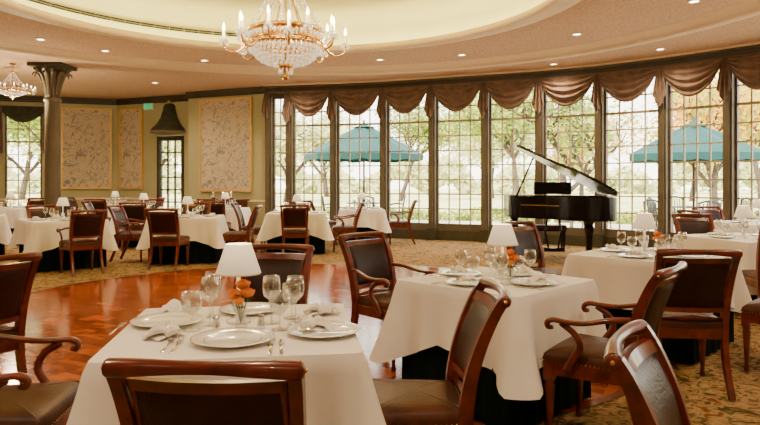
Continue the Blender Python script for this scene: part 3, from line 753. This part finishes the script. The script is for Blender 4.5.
def tree(seed,key,ht,spread,nl,leaf=.11):
    rg=random.Random(seed); b=MB(); tips=[]
    def branch(p,d,L,r,lev):
        pts=[p]; q=Vector(p)
        for i in range(4):
            d=(d+Vector((rg.uniform(-.18,.18),rg.uniform(-.18,.18),rg.uniform(-.03,.1)))).normalized(); q=q+d*L/4; pts.append(q.copy())
        b.tube(pts,[r,r*.62],'trunk',seg=7,up=(0.3,1,.1))
        if lev>=3: tips.append(q); tips.append(pts[2]); return
        for k in range(4 if lev else 5):
            a=rg.uniform(0,6.28); nd=(d*.75+Vector((math.cos(a),math.sin(a),rg.uniform(.0,.4)))*spread).normalized()
            branch(pts[rg.choice((2,3,4))],nd,L*.68,r*.55,lev+1)
    branch(Vector((0,0,-.3)),Vector((rg.uniform(-.1,.1),0,1)),ht*.38,ht*.022,0)
    vs=[];fs=[]
    for i in range(nl):
        t=rg.choice(tips); c=t+Vector((rg.gauss(0,.42),rg.gauss(0,.42),rg.gauss(-.1,.38)))*(ht/7)
        u=Vector((rg.gauss(0,1),rg.gauss(0,1),rg.gauss(0,1))).normalized(); w=u.orthogonal().normalized(); s=leaf*rg.uniform(.6,1.4)
        o=len(vs); vs+=[c-u*s,c+w*s*.55,c+u*s,c-w*s*.55]; fs.append((o,o+1,o+2,o+3))
    b.add(vs,fs,key); return b.mesh('tree')
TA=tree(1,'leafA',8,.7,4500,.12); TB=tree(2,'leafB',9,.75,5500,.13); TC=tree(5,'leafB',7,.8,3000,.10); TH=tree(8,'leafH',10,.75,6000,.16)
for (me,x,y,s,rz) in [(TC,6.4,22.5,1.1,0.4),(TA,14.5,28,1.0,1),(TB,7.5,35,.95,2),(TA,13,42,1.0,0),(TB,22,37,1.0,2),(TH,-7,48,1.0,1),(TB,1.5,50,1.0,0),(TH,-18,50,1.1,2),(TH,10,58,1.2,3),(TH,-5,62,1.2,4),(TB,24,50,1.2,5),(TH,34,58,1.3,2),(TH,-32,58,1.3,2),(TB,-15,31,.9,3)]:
    put('tree',me,(x,y,-.25),rz,s)
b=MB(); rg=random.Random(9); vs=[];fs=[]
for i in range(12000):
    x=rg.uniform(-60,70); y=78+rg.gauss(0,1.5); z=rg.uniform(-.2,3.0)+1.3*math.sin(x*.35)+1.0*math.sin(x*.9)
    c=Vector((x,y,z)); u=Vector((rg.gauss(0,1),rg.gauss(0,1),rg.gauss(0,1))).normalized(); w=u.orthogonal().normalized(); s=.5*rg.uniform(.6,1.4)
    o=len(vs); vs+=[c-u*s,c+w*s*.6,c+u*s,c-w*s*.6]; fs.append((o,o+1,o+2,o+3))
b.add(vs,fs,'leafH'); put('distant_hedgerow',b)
b=MB(); vs=[];fs=[]
for i in range(5000):
    x=rg.uniform(-8,15); y=24.5+rg.gauss(0,.3)-.02*(x-2)**2; z=rg.uniform(-.25,.25)+.08*math.sin(x*2)
    c=Vector((x,y,z)); u=Vector((rg.gauss(0,1),rg.gauss(0,1),rg.gauss(0,1))).normalized(); w=u.orthogonal().normalized(); s=.10*rg.uniform(.6,1.4)
    o=len(vs); vs+=[c-u*s,c+w*s*.6,c+u*s,c-w*s*.6]; fs.append((o,o+1,o+2,o+3))
b.add(vs,fs,'leafB'); put('garden_hedge',b)
# ------------------------------------------------------------------ light
w=bpy.data.worlds.new('World'); sc.world=w; w.use_nodes=True; nt=w.node_tree; bg=nt.nodes['Background']
tc=nt.nodes.new('ShaderNodeTexCoord'); sp=nt.nodes.new('ShaderNodeSeparateXYZ'); nt.links.new(tc.outputs['Generated'],sp.inputs[0])
nt.links.new(ramp(nt,sp.outputs['Z'],[(0,(1,.93,.78)),(.6,(1,.95,.88))]),bg.inputs['Color']); bg.inputs['Strength'].default_value=8.5
s=lamp('sun','SUN',(0,0,20),14,col=(1,.88,.64),angle=.02); s.rotation_euler=(math.radians(52),0,math.radians(-35))
# ------------------------------------------------------------------ camera
cam=bpy.data.cameras.new('camera'); co=bpy.data.objects.new('camera',cam); sc.collection.objects.link(co)
co.location=(0,0,1.38); co.rotation_euler=(pi/2,0,0); cam.sensor_width=36; cam.lens=36*650/760; cam.shift_y=-32.5/760; cam.clip_end=300
sc.camera=co
